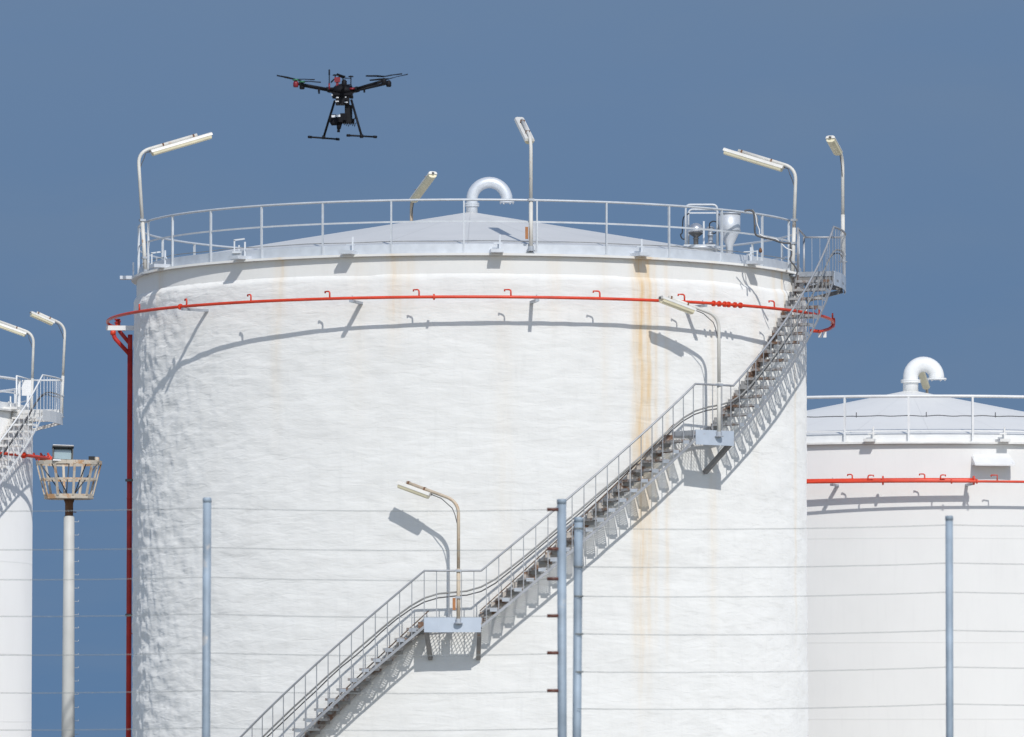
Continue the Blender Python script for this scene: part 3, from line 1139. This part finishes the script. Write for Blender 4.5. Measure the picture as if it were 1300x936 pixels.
# right tank: one thick and one thin ring
r1, r2 = 7.72, 7.92
za = hit(1156, 610, RIGHT, r1).z
zb = hit(1156, 611.2, RIGHT, r2).z
f = lambda x, r: ang(hit(x, 611, RIGHT, r), RIGHT)
sprinkler(RIGHT, 'thick red pipe on the right tank ending in a flange under the white hood', r1, za, .058, -1.6, f(1238, r1),
          [f(x, r1) for x in (1082, 1174)], [f(x, r1) for x in (1121, 1236)], [f(x, r1) for x in (1057, 1232)])
sprinkler(RIGHT, 'thin red pipe on the right tank running out to the right edge', r2, zb, .030, -1.6, 1.6,
          [f(x, r2) for x in (1102, 1194)], [f(x, r2) for x in (1208, 1240)], [], flip=-1)
_r = [o for o in col.objects if o.name.startswith('sprinkler_pipe')][-1]
b = MB()
a = f(1266, r2)
p = pol(RIGHT, r2, a, zb)
b.tube([p, p + Vector((0, 0, .15)), p + Vector((-.13, 0, .15)), p + Vector((-.15, 0, .12))], .017, 6)
b.build('nozzle', 'red', _r)
# left tank ring
zl = P(40, 571.5, 156).z
g = lambda x: ang(hit(x, 573, LEFT, 7.68), LEFT)
lr = sprinkler(LEFT, 'red pipe ring ending in a coil of valves on the left tank', 7.68, zl, .045, 0.3, R_(88), [g(-20)], [g(30)], [R_(60)])
b = MB()
for k in range(5):
    c = P(50 + 4.5 * k, 581 + (k % 2) * 3, 161)
    b.tube([c + Vector((-.16, 0, .12)), c + Vector((-.08, -.02, -.06)), c + Vector((.06, .02, .08)), c + Vector((.15, 0, -.05))], .03, 8)
b.tube([P(70, 574, 161.5), P(73, 580, 161.3), P(66, 586, 161.0), P(50, 584, 160.2)], .045, 8)
b.build('valve_coil', 'red', lr)

# ------------------------------------------------------------------ roof fittings of the main tank
Yh = 122.7
base = P(889, 322, Yh)
zroof = base.z
root = thing('roof_manhole', base, 'silver roof hatch with domed valve inside hooped guard frames near the right railing', 'hatch')
ctr = P(888.5, 320, Yh)
b = MB()
b.lathe((ctr.x, ctr.y, zroof - .15), [(.36, 0), (.36, .24), (.39, .24), (.39, .28)], 32)
b.build('drum', 'vent', root)
for dy, xa, xb, yt in ((-.30, 870.5, 910.5, 260), (.30, 874, 911.5, 266)):
    b = MB()
    pa, pb = P(xa, 312, Yh + dy), P(xb, 312, Yh + dy)
    ta, tb = P(xa, yt, Yh + dy), P(xb, yt, Yh + dy)
    b.tube([pa] + bend(pa, ta, tb, .10, 5) + bend(ta, tb, pb, .10, 5) + [pb], .022, 8)
    b.build('guard_frame', 'rail', root)
b = MB()
pa, pb = P(868, 311.5, Yh - .36), P(910, 311.5, Yh - .36)
b.bar(pa, pb, .03, .03)
b.bar(P(893.5, 311, Yh - .3), P(893.5, 281, Yh - .3), .035, .035)
b.bar(P(875, 270.5, Yh), P(912, 270.5, Yh), .03, .03)
b.build('frame_bar', 'rail', root)
b = MB()
c = P(883.5, 303, Yh)
b.lathe((c.x, c.y, ctr.z + .1), [(.06, 0), (.05, .08), (.05, .16), (.07, .18), (.04, .2), (.14, .27), (.155, .29)], 20)
v = b.build('pressure_valve', 'dark', root)
b = MB()
c = P(883.5, 295, Yh)
b.lathe((c.x, c.y, c.z), [(.155, 0), (.165, .02), (.165, .04), (.15, .09), (.11, .15), (.05, .185), (.01, .19)], 24)
b.build('dome', 'steel', v)
b = MB()
c = P(902, 312, Yh)
b.lathe((c.x, c.y, c.z), [(.09, 0), (.09, .05), (.05, .06), (.05, .20), (.06, .2), (.06, .24), (.05, .24), (.05, .32), (.08, .32), (.08, .38), (.03, .40)], 18)
b.build('relief_valve', 'galv', root)


def hose(pts, r, name, m, parent, n=6):
    # smooth through points (Catmull-Rom)
    out = []
    q = [pts[0]] + pts + [pts[-1]]
    for i in range(1, len(q) - 2):
        for k in range(n):
            t = k / n
            p0, p1, p2, p3 = q[i - 1], q[i], q[i + 1], q[i + 2]
            out.append(.5 * ((2 * p1) + (p2 - p0) * t + (2 * p0 - 5 * p1 + 4 * p2 - p3) * t * t + (3 * p1 - p0 - 3 * p2 + p3) * t ** 3))
    out.append(pts[-1])
    return MB().tube(out, r, 6).build(name, m, parent)


hose([P(x, y, Yh - .2) for x, y in [(875, 271), (868, 276), (866.5, 288), (866, 296), (864, 298), (866, 303), (870, 304)]], .014, 'hose', 'black', root)
hose([P(x, y, Yh - .2) for x, y in [(901, 290), (901, 284), (906, 281), (911, 284), (912, 292), (908, 296), (903, 296)]], .013, 'hose', 'black', root)
c = P(926.5, 318, 122.9)
root = thing('funnel_hopper', c, 'silver cylinder with cone bottom standing on the roof beside the hatch', 'hopper')
rt = .225
zt1, zt2, zt3 = P(926, 271.5, 122.9).z, P(926, 293, 122.9).z, P(924, 312, 122.9).z
b = MB()
cx = P(926, 280, 122.9).x
b.lathe((cx, 122.9, 0), [(.075, zroof - .08), (.075, zt3), (rt, zt2), (rt, zt1), (rt - .02, zt1), (rt - .02, zt1 - .1)], 28)
b.build('body', 'vent', root)
b = MB()
b.lathe((cx, 122.9, 0), [(rt + .012, zt1 - .02), (rt + .012, zt1 + .012), (.02, zt1 + .03)], 28)
b.lathe((cx, 122.9, 0), [(rt + .01, zt2 - .01), (rt + .01, zt2 + .01)], 28, smooth=False)
b.build('rim', 'galv', root)
b = MB()
b.lathe((cx, 122.9, 0), [(.12, zroof - .02), (.12, zroof + .02)], 16, smooth=False)
b.tube([P(906, 317, 122.8), P(922, 318.5, 122.8)], .02, 8)
b.tube([P(906, 314, 122.8), P(918, 315, 122.8)], .02, 8)
b.build('outlet', 'galv_rust', root)
# cable bundle from the rail to the lamp
Yc = 121.5
root = thing('cable_bundle', P(958, 300, Yc), 'dark and grey cables sagging from the railing near the roof hopper to the lamp post', 'cables')
hose([P(x, y, Yc) for x, y in [(945, 268), (952, 267), (957, 271), (958, 285), (959, 297), (966, 301), (980, 304), (992, 308), (1004, 309)]], .022, 'cable', 'cable', root)
hose([P(x, y, Yc) for x, y in [(954, 268), (959, 273), (961, 284), (964, 292), (965, 298), (975, 302), (986, 304), (998, 315), (1006, 318)]], .012, 'cable', 'white', root)
hose([P(x, y, Yc + .1) for x, y in [(958, 290), (962, 280), (958, 270), (955, 266)]], .010, 'cable', 'conduit', root)
hose([P(x, y, Yc + 2) for x, y in [(1003, 308), (1005, 322), (1003, 330), (1009, 338), (1012, 345), (1010, 352)]], .016, 'cable', 'cable', root)
# small valve fitting on the roof
root = thing('roof_fitting', P(961, 329, Yh), 'small white valve post with a rusty cap near the right railing', 'fitting')
b = MB()
b.bar(P(961.5, 331, Yh - 1), P(961.5, 318, Yh - 1), .03, .03)
b.bar(P(944, 320, Yh - 1), P(962, 319, Yh - 1), .02, .02)
b.bar(P(953, 330, Yh - 1), P(951, 322, Yh - 1), .02, .02)
b.build('frame', 'rail', root)
b = MB()
b.lathe(P(965.5, 321, Yh - 1), [(.02, 0), (.035, .02), (.035, .05), (.015, .10)], 10)
b.build('cap', 'rust', root)
# davit frames at the left roof edge
for (x, y, lab) in ((197, 338, 'small white bracket frame by the left lamp post on the roof edge'), (302, 322, 'small white bracket frame third of the way in from the roof left edge')):
    pp = hit(x, y, MAIN, 7.0)
    root = thing('edge_frame', pp, lab, 'bracket', 'roof edge frames')
    b = MB()
    zz = pp.z
    b.bar(pp + Vector((-.07, 0, 0)), pp + Vector((-.07, 0, .27)), .03, .03)
    b.bar(pp + Vector((-.085, 0, .27)), pp + Vector((.14, 0, .30)), .03, .03)
    b.bar(pp + Vector((.02, .1, 0)), pp + Vector((.02, .1, .18)), .03, .03)
    b.build('frame', 'rail', root)
    b = MB()
    b.box(pp + Vector((0, 0, .02)), (.22, .18, .04))
    b.build('base_plate', 'rail', root)

# ------------------------------------------------------------------ light mast
Ym = 140.0
bm = P(87.5, 700, Ym)
root = thing('light_mast', (bm.x, Ym, 0), 'white mast with rusty caged basket and floodlight between the left and large tanks', 'light mast')
X = bm.x
z1 = P(87, 655, Ym).z
z2 = P(87, 634, Ym).z
b = MB()
b.lathe((X, Ym, 0), [(.165, 0), (.145, 3), (.125, z1 - .02), (.10, z1)], 20)
b.build('pole', 'mast', root)
b = MB()
b.lathe((X, Ym, 0), [(.095, z1), (.095, z2 - .1), (.13, z2)], 16)
b.tube([P(91, 650, Ym - .12), P(97, 650.5, Ym - .12)], .012, 6)
b.build('neck', 'rust', root)
zb0, zb1, zbm, zt0 = z2, P(87, 628, Ym).z, P(87, 609, Ym).z, P(87, 588, Ym).z
rb, rm_, rtp = .57, .65, .76
XB = P(87.5, 600, Ym).x
cg = MB()
TB = dict(x=XB, y=Ym)
ring = lambda r, z, hh, w: [cg.bar(pol(TB, r, 2 * PI * i / 24, z), pol(TB, r, 2 * PI * (i + 1) / 24, z), w, hh) for i in range(24)]
cg.lathe((XB, Ym, zb0), [(rb, 0), (rb + .01, .01), (rb + .01, zb1 - zb0), (rb - .02, zb1 - zb0)], 10, smooth=False)
ring(rm_, zbm, .05, .02)
ring(rtp, zt0, .09, .03)
for i in range(10):
    a = 2 * PI * i / 10 + .25
    cg.bar(pol(TB, rb, a, zb1 - .03), pol(TB, rtp, a, zt0), .055, .03, up=Vector((math.sin(a), -math.cos(a), 0)))
cg.build('basket', 'basket', root)
b = MB()
for i in range(5):
    a = 2 * PI * i / 5 + .7
    b.tube([pol(TB, rtp - .05, a, zt0), pol(TB, .15, a + .4, zb1)], .015, 5)
b.build('cable', 'cable', root)
# floodlight
fc = P(79.5, 577, Ym - .6)
b = MB()
w, hgt = .46, .30
mt_ = Matrix.Rotation(R_(-12), 3, 'X') @ Matrix.Rotation(R_(8), 3, 'Z')
b.box(fc, (w, .03, hgt), mtx=mt_)
b.box(fc + Vector((0, .14, 0)), (w * .8, .26, hgt * .85), mtx=mt_)
b.box(fc + mt_ @ Vector((0, -.08, hgt / 2)), (w + .04, .24, .025), mtx=mt_)
for sx in (-1, 1):
    b.box(fc + mt_ @ Vector((sx * w / 2, -.05, 0)), (.02, .18, hgt), mtx=mt_)
fl = b.build('floodlight', 'dark', root)
b = MB()
b.box(fc + mt_ @ Vector((0, -.022, .0)), (w * .86, .01, hgt * .8), mtx=mt_)
b.build('glass', 'glass', fl)
b = MB()
b.box(fc + mt_ @ Vector((0, -.09, hgt / 2 + .022)), (w + .02, .22, .012), mtx=mt_)
b.box(fc + mt_ @ Vector((0, -.06, -hgt / 2 - .02)), (w, .12, .03), mtx=mt_)
b.build('visor', 'white', fl)
b = MB()
b.box(P(80, 587, Ym - .6), (.30, .12, .10))
b.build('mount', 'rust', fl)
b = MB()
b.box(P(116.5, 582, Ym - .3), (.14, .14, .09))
b.build('small_lamp', 'black', root)
b = MB()
b.lathe(P(123, 588, Ym - .3), [(.06, 0), (.06, .12), (.04, .14)], 10)
b.build('lamp_holder', 'basket', root)
rung = None
for i in range(24):
    z = .6 + .31 * i
    if z > z1 - .1:
        break
    b = MB()
    e = .145 - .027 * z / 9
    b.tube([Vector((X + e - .03, Ym - .02, z)), Vector((X + e + .10, Ym - .02, z)), Vector((X + e + .10, Ym - .02, z + .03))], .007, 5)
    b.build('rung', 'mast', root)

# ------------------------------------------------------------------ fences
Yf = 44.7


def fence(label, posts, wires, insul=None):
    p0 = P(posts[0][0], 800, Yf)
    root = thing('wire_fence', (p0.x, Yf, 0), label, 'fence', 'wire fences')
    for (x, yt, xb, w, Y) in posts:
        top = P(x, yt, Y)
        bot = P(xb, 846, Y)
        d = (bot - top) / (top.z - bot.z)
        foot = top + d * top.z
        b = MB()
        r = w / 2 * Y / F
        b.tube([foot, top - (top - foot).normalized() * .02], r, 14)
        o = b.build('post', 'fence', root)
        c = MB()
        c.lathe(top - Vector((0, 0, .035)), [(r * 1.06, 0), (r * 1.06, .03), (r * .9, .036)], 14)
        c.build('cap', 'fence', o)
        t = MB()
    for pts in wires:
        b = MB()
        q = []
        for (a, e) in zip(pts[:-1], pts[1:]):
            for k in range(12):
                t = k / 12
                s_ = -4 * t * (1 - t) * .018
                v_ = P(a[0] + (e[0] - a[0]) * t, a[1] + (e[1] - a[1]) * t, a[2] + (e[2] - a[2]) * t)
                q.append(v_ + Vector((0, 0, s_ + .002 * noise.noise(v_ * 3))))
        q.append(P(pts[-1][0], pts[-1][1], pts[-1][2]))
        b.tube(q, .0022, 5)
        b.build('wire', 'wire', root)
    return root


lw = []
for (yl, ym, yr) in ((647, 645, 647), (695.5, 695, 697), (733.5, 733, 735), (780, 779.5, 782), (829, 829, 830), (877, 877, 878), (924, 924, 925)):
    lw.append([(-190, yl, Yf + .05), (262.5, ym, Yf + .05), (713, yr, Yf + .05)])
fr = fence('wire fence on the left, strands tied to brown insulators at the central post',
           [(263, 632, 262, 10.5, Yf), (713, 634, 713.5, 11.5, Yf), (-190, 632, -190, 11, Yf)], lw)
for y in (647, 697, 735, 782, 829, 877):
    b = MB()
    b.tube([P(694.5, y, Yf - .04), P(709, y, Yf - .04)], .0125, 8)
    b.build('insulator', 'insul', fr)
rw = []
for (yl, ym, yr) in ((671, 666.5, 665), (719.5, 715, 713.5), (757, 752, 750.5), (805, 800.5, 799), (853, 847, 845), (900, 894, 892)):
    rw.append([(733, yl, Yf + .0), (1205, ym, Yf + .05), (1650, yr - 1, Yf + .05)])
fr = fence('wire fence on the right, its strands crossing the right tank',
           [(734.5, 657, 733, 11, Yf + .05), (1205, 655, 1205.5, 9.5, Yf), (1650, 654, 1650, 10, Yf)], rw)
for y in (671, 719.5, 757, 805, 853):
    b = MB()
    c = P(734.5, y, Yf + .05)
    b.lathe(c - Vector((0, 0, .006)), [(.037, 0), (.037, .012)], 14, smooth=False)
    b.build('wire_tie', 'wire', fr)

# ------------------------------------------------------------------ drone
Yd = 68.0
dc = P(435, 114.5, Yd)
root = thing('drone', dc, 'black six-armed drone hovering in the sky left of the roof vent', 'drone')
S = Yd / F   # metres per photo pixel at the drone
dp = lambda x, y, dy=0.0: P(x, y, Yd + dy)
b = MB()
b.lathe(dc - Vector((0, 0, .035)), [(.07, -.01), (.13, 0), (.135, .03), (.12, .055), (.08, .09), (.03, .105)], 24)
for sx in (-1, 1):
    b.box(dc + Vector((sx * .11, 0, .0)), (.09, .12, .05))
b.build('body', 'carbon', root)
b = MB()
b.box(dc + Vector((0, 0, -.075)), (.24, .20, .018))
b.box(dc + Vector((0, 0, -.055)), (.20, .22, .03))
for sx in (-1, 1):
    for sy in (-1, 1):
        b.box(dc + Vector((sx * .1, sy * .08, -.06)), (.03, .03, .06))
b.build('lower_plate', 'dronegrey', root)
b = MB()
for (x, y, w) in ((428.5, 124, .030), (439, 123.5, .016), (421.5, 120.8, .016), (428, 128.8, .040), (439.5, 130, .036)):
    b.box(dp(x, y, -.13), (w, .01, .010))
b.build('light_strip', 'dronewhite', root)
b = MB()
b.box(dc + Vector((.0, -.02, -.135)), (.155, .14, .075))
b.build('battery_tray', 'carbon', root)
tips = [(487.5, 102.5, -.28), (493.5, 105.5, .26), (375.5, 106.0, -.28), (383.5, 108.5, .28), (433, 101, .58), (437, 100, -.55)]
for i, (x, y, dy) in enumerate(tips):
    tip = dp(x, y, dy)
    dirv = (tip - dc)
    start = dc + Vector((dirv.x, dirv.y, 0)).normalized() * .11 + Vector((0, 0, -.01))
    if i >= 4:
        tip = Vector((tip.x, tip.y, dc.z + .03))
    b = MB()
    b.tube([start, tip], .0165, 8)
    mid = start.lerp(tip, .12)
    b.tube([mid, start.lerp(tip, .2)], .026, 8)
    if i < 4 and dy < 0:
        q = start.lerp(tip, .40)
        b.tube([q, q + Vector((.004, 0, -.07))], [.014, .010], 6)
    arm = b.build('arm', 'carbon', root)
    b = MB()
    up = Vector((0, 0, 1))
    b.lathe(tip - up * .045, [(.024, 0), (.030, .012), (.030, .05), (.024, .065), (.012, .075)], 14)
    b.build('motor', 'dronered' if i == 2 else 'carbon', arm)
    if i in (2, 3):
        b = MB()
        b.lathe(tip + up * .03, [(.036, 0), (.036, .018)], 14)
        b.build('motor_cap', 'dronegreen', arm)
    # propeller: two tapering blades, drooping outwards
    ba = [R_(24), R_(-10), R_(-12), R_(168), R_(85), R_(70)][i]
    pb_ = MB()
    pc = tip + up * .045
    for s_ in (1, -1):
        d = Vector((math.cos(ba) * s_, math.sin(ba) * s_, 0))
        hz = Vector((dirv.x, dirv.y, 0)).normalized()
        d = (d + up * (.17 if i < 4 else .02) * d.dot(hz)).normalized()
        sd = Vector((-d.y, d.x, 0))
        n0 = len(pb_.v)
        st = [(.0, .010, 0.0), (.04, .016, .004), (.10, .024, .012), (.15, .018, .014), (.210, .010, .018), (.225, .003, .02)]
        for (q, wd, ri) in st:
            tw = .006
            for (sx, zz) in ((wd, tw), (wd, tw + .003), (-wd, -tw + .003), (-wd, -tw)):
                pb_.v.append(pc + d * q + sd * sx + up * (ri + zz))
        for k in range(len(st) - 1):
            for j in range(4):
                j2 = (j + 1) % 4
                pb_.face((n0 + k * 4 + j, n0 + k * 4 + j2, n0 + k * 4 + 4 + j2, n0 + k * 4 + 4 + j))
        pb_.face([n0 + j for j in range(4)])
        e = n0 + (len(st) - 1) * 4
        pb_.face([e + j for j in range(4)])
    pb_.build('propeller', 'carbon', arm)
# red module on top and antennas
b = MB()
b.box(dp(428.2, 101.5, -.05), (.065, .05, .055))
b.box(dp(428.2, 107, -.05), (.03, .03, .05))
b.build('red_module', 'dronered', root)
b = MB()
b.tube([dp(420, 105, -.05), dp(424, 101, -.05), dp(433, 97, -.05), dp(436, 96.5, -.05)], .009, 6)
b.build('cable', 'carbon', root)
for (x, y, yb, dy) in ((425.5, 95.5, 103, .05), (435.3, 97, 110, .1), (445.5, 97.3, 110, -.05)):
    b = MB()
    b.tube([dp(x, yb, dy), dp(x, y, dy)], .006, 6)
    b.lathe(dp(x, y, dy) - Vector((0, 0, .006)), [(.03, 0), (.03, .008), (.018, .014)], 14)
    b.build('antenna', 'carbon', root)
b = MB()
b.tube([dp(418, 113, 0), dp(418, 88.5, 0)], [.006, .006], 6)
b.tube([dp(418, 95.5, 0), dp(418, 88.5, 0)], .009, 6)
o = b.build('whip_antenna', 'carbon', root)
b = MB()
b.tube([dp(418, 114, -.1), dp(418, 106, -.1)], .010, 8)
b.tube([dp(444, 113, -.1), dp(450, 112.5, -.1)], .012, 8)
b.build('red_clamp', 'dronered', root)
b = MB()
b.tube([dp(436, 108.5, -.1), dp(445.5, 107.5, -.1), dp(447, 111, -.1)], .007, 6)
b.build('handle', 'carbon', root)
# landing gear
for (tx, ty, bx, by, dy0, dy1, sk) in ((425, 128, 411, 174, .10, .28, ((392, 174), (430, 177))), (446, 127, 459, 172.5, -.10, -.28, ((441, 172), (477.5, 174)))):
    b = MB()
    b.tube([dp(tx, ty, dy0), dp(bx, by, dy1)], .0135, 8)
    b.lathe(dp(bx, by, dy1) - Vector((0, 0, .025)), [(.02, 0), (.02, .04)], 10)
    lg = b.build('landing_leg', 'carbon', root)
    s0, s1 = dp(*sk[0], dy1 - .12), dp(*sk[1], dy1 + .12)
    b = MB()
    b.tube([s0, s1], .0105, 8)
    for e_, f_ in ((s0, s1), (s1, s0)):
        d = (f_ - e_).normalized()
        b.tube([e_ - d * .005, e_ + d * .035], .0155, 8)
    b.build('skid', 'carbon', lg)
# gimbal camera
b = MB()
b.box(dp(442.5, 143, .0), (.085, .09, .165))
b.box(dp(441, 154, .0), (.16, .10, .05))
g_ = b.build('gimbal', 'carbon', root)
b = MB()
b.box(dp(427, 151, -.05), (.15, .13, .085))
b.box(dp(436, 149, -.03), (.07, .12, .08))
b.lathe(dp(424, 157, -.1), [(.03, -.02), (.042, 0), (.042, .05)], 12)
b.tube([dp(431, 156, -.05), dp(430, 164, -.05)], [.034, .022], 10)
b.tube([dp(429.8, 162, -.05), dp(429.8, 168, -.05)], [.014, .017], 10)
c_ = b.build('camera', 'dronegrey', g_)
b = MB()
b.box(dp(423.5, 147.8, -.118), (.045, .008, .024))
b.box(dp(429.5, 147.2, -.118), (.045, .008, .024))
b.build('sensor_window', 'dronewhite', g_)
b = MB()
for k in range(6):
    x0 = 436 + k * 2.6
    b.tube([dp(x0, 155, -.05), dp(x0 + 1, 159 + (k % 3), -.06), dp(x0 + 3, 156, -.04)], .005, 5)
b.tube([dp(446, 130, -.04), dp(450, 140, -.05), dp(451, 150, -.05), dp(446, 156, -.05)], .006, 5)
b.build('wiring', 'carbon', g_)

# ------------------------------------------------------------------ ground
gm = mat('gravel_ground', (0.36, 0.34, 0.30), 0.95, var=0.35, vscale=0.35, bump=0.03, bscale=9)
b = MB()
b.v += [Vector((-4000, -500, 0)), Vector((4000, -500, 0)), Vector((4000, 6000, 0)), Vector((-4000, 6000, 0))]
b.face((0, 1, 2, 3))
o = b.build('ground', gm)
o['kind'] = 'structure'
# concrete footings under the tanks
for T, lab in ((MAIN, 'large lumpy tank'), (RIGHT, 'right tank'), (LEFT, 'left tank')):
    pass

# ------------------------------------------------------------------ light
SUN = Vector((-.132, .55, -.49)).normalized()
el = math.asin(-SUN.z)
az = math.atan2(-SUN.x, -SUN.y)     # from +Y clockwise
sl = bpy.data.lights.new('sun', 'SUN')
sl.energy = 2.85
sl.angle = R_(0.5)
sl.color = (1.0, 0.970, 0.925)
so = bpy.data.objects.new('sun', sl)
col.objects.link(so)
so.rotation_euler = SUN.to_track_quat('-Z', 'Y').to_euler()
so.location = (0, 0, 60)
print('sun el', math.degrees(el), 'az', math.degrees(az))
w = bpy.data.worlds.new('World')
sc.world = w
w.use_nodes = True
nt = w.node_tree
bg = nt.nodes['Background']
sky = nt.nodes.new('ShaderNodeTexSky')
sky.sky_type = 'NISHITA'
sky.sun_disc = False
sky.sun_elevation = el
sky.sun_rotation = az
sky.altitude = 0
sky.air_density = 1.0
sky.dust_density = 0.6
sky.ozone_density = 2.0
bg.inputs['Strength'].default_value = 0.115
nt.links.new(sky.outputs[0], bg.inputs[0])
# slate blue cloud bank low in the sky, open sky above it
N = NB(nt)
gen = nt.nodes.new('ShaderNodeTexCoord').outputs['Generated']
sp = nt.nodes.new('ShaderNodeSeparateXYZ')
nt.links.new(gen, sp.inputs[0])
fac = N.m('MULTIPLY', N.ramp(sp.outputs[2], 0.50, 0.20), N.ramp(sp.outputs[1], -0.1, 0.4))
cn = N.noise(gen, 14.0, 1, 1, 3.0, 5, 0.55, 0.3)
hi = N.ramp(sp.outputs[2], -0.01, 0.16)
cc = N.mix(hi, (0.106, 0.200, 0.356), (0.138, 0.222, 0.366))
cc = N.mix(N.m('MULTIPLY', N.ramp(cn, 0.35, 0.7), 0.5), cc, (0.150, 0.228, 0.354))
bg2 = nt.nodes.new('ShaderNodeBackground')
bg2.inputs['Strength'].default_value = 1.0
nt.links.new(cc, bg2.inputs[0])
ms = nt.nodes.new('ShaderNodeMixShader')
nt.links.new(fac, ms.inputs[0])
nt.links.new(bg.outputs[0], ms.inputs[1])
nt.links.new(bg2.outputs[0], ms.inputs[2])
nt.links.new(ms.outputs[0], nt.nodes['World Output'].inputs['Surface'])

sc.view_settings.view_transform = 'Standard'
sc.view_settings.look = 'None'
sc.view_settings.exposure = 0
sc.view_settings.gamma = 1
sc.view_settings.use_curve_mapping = False
sc.render.engine = 'CYCLES'
sc.cycles.max_bounces = 6
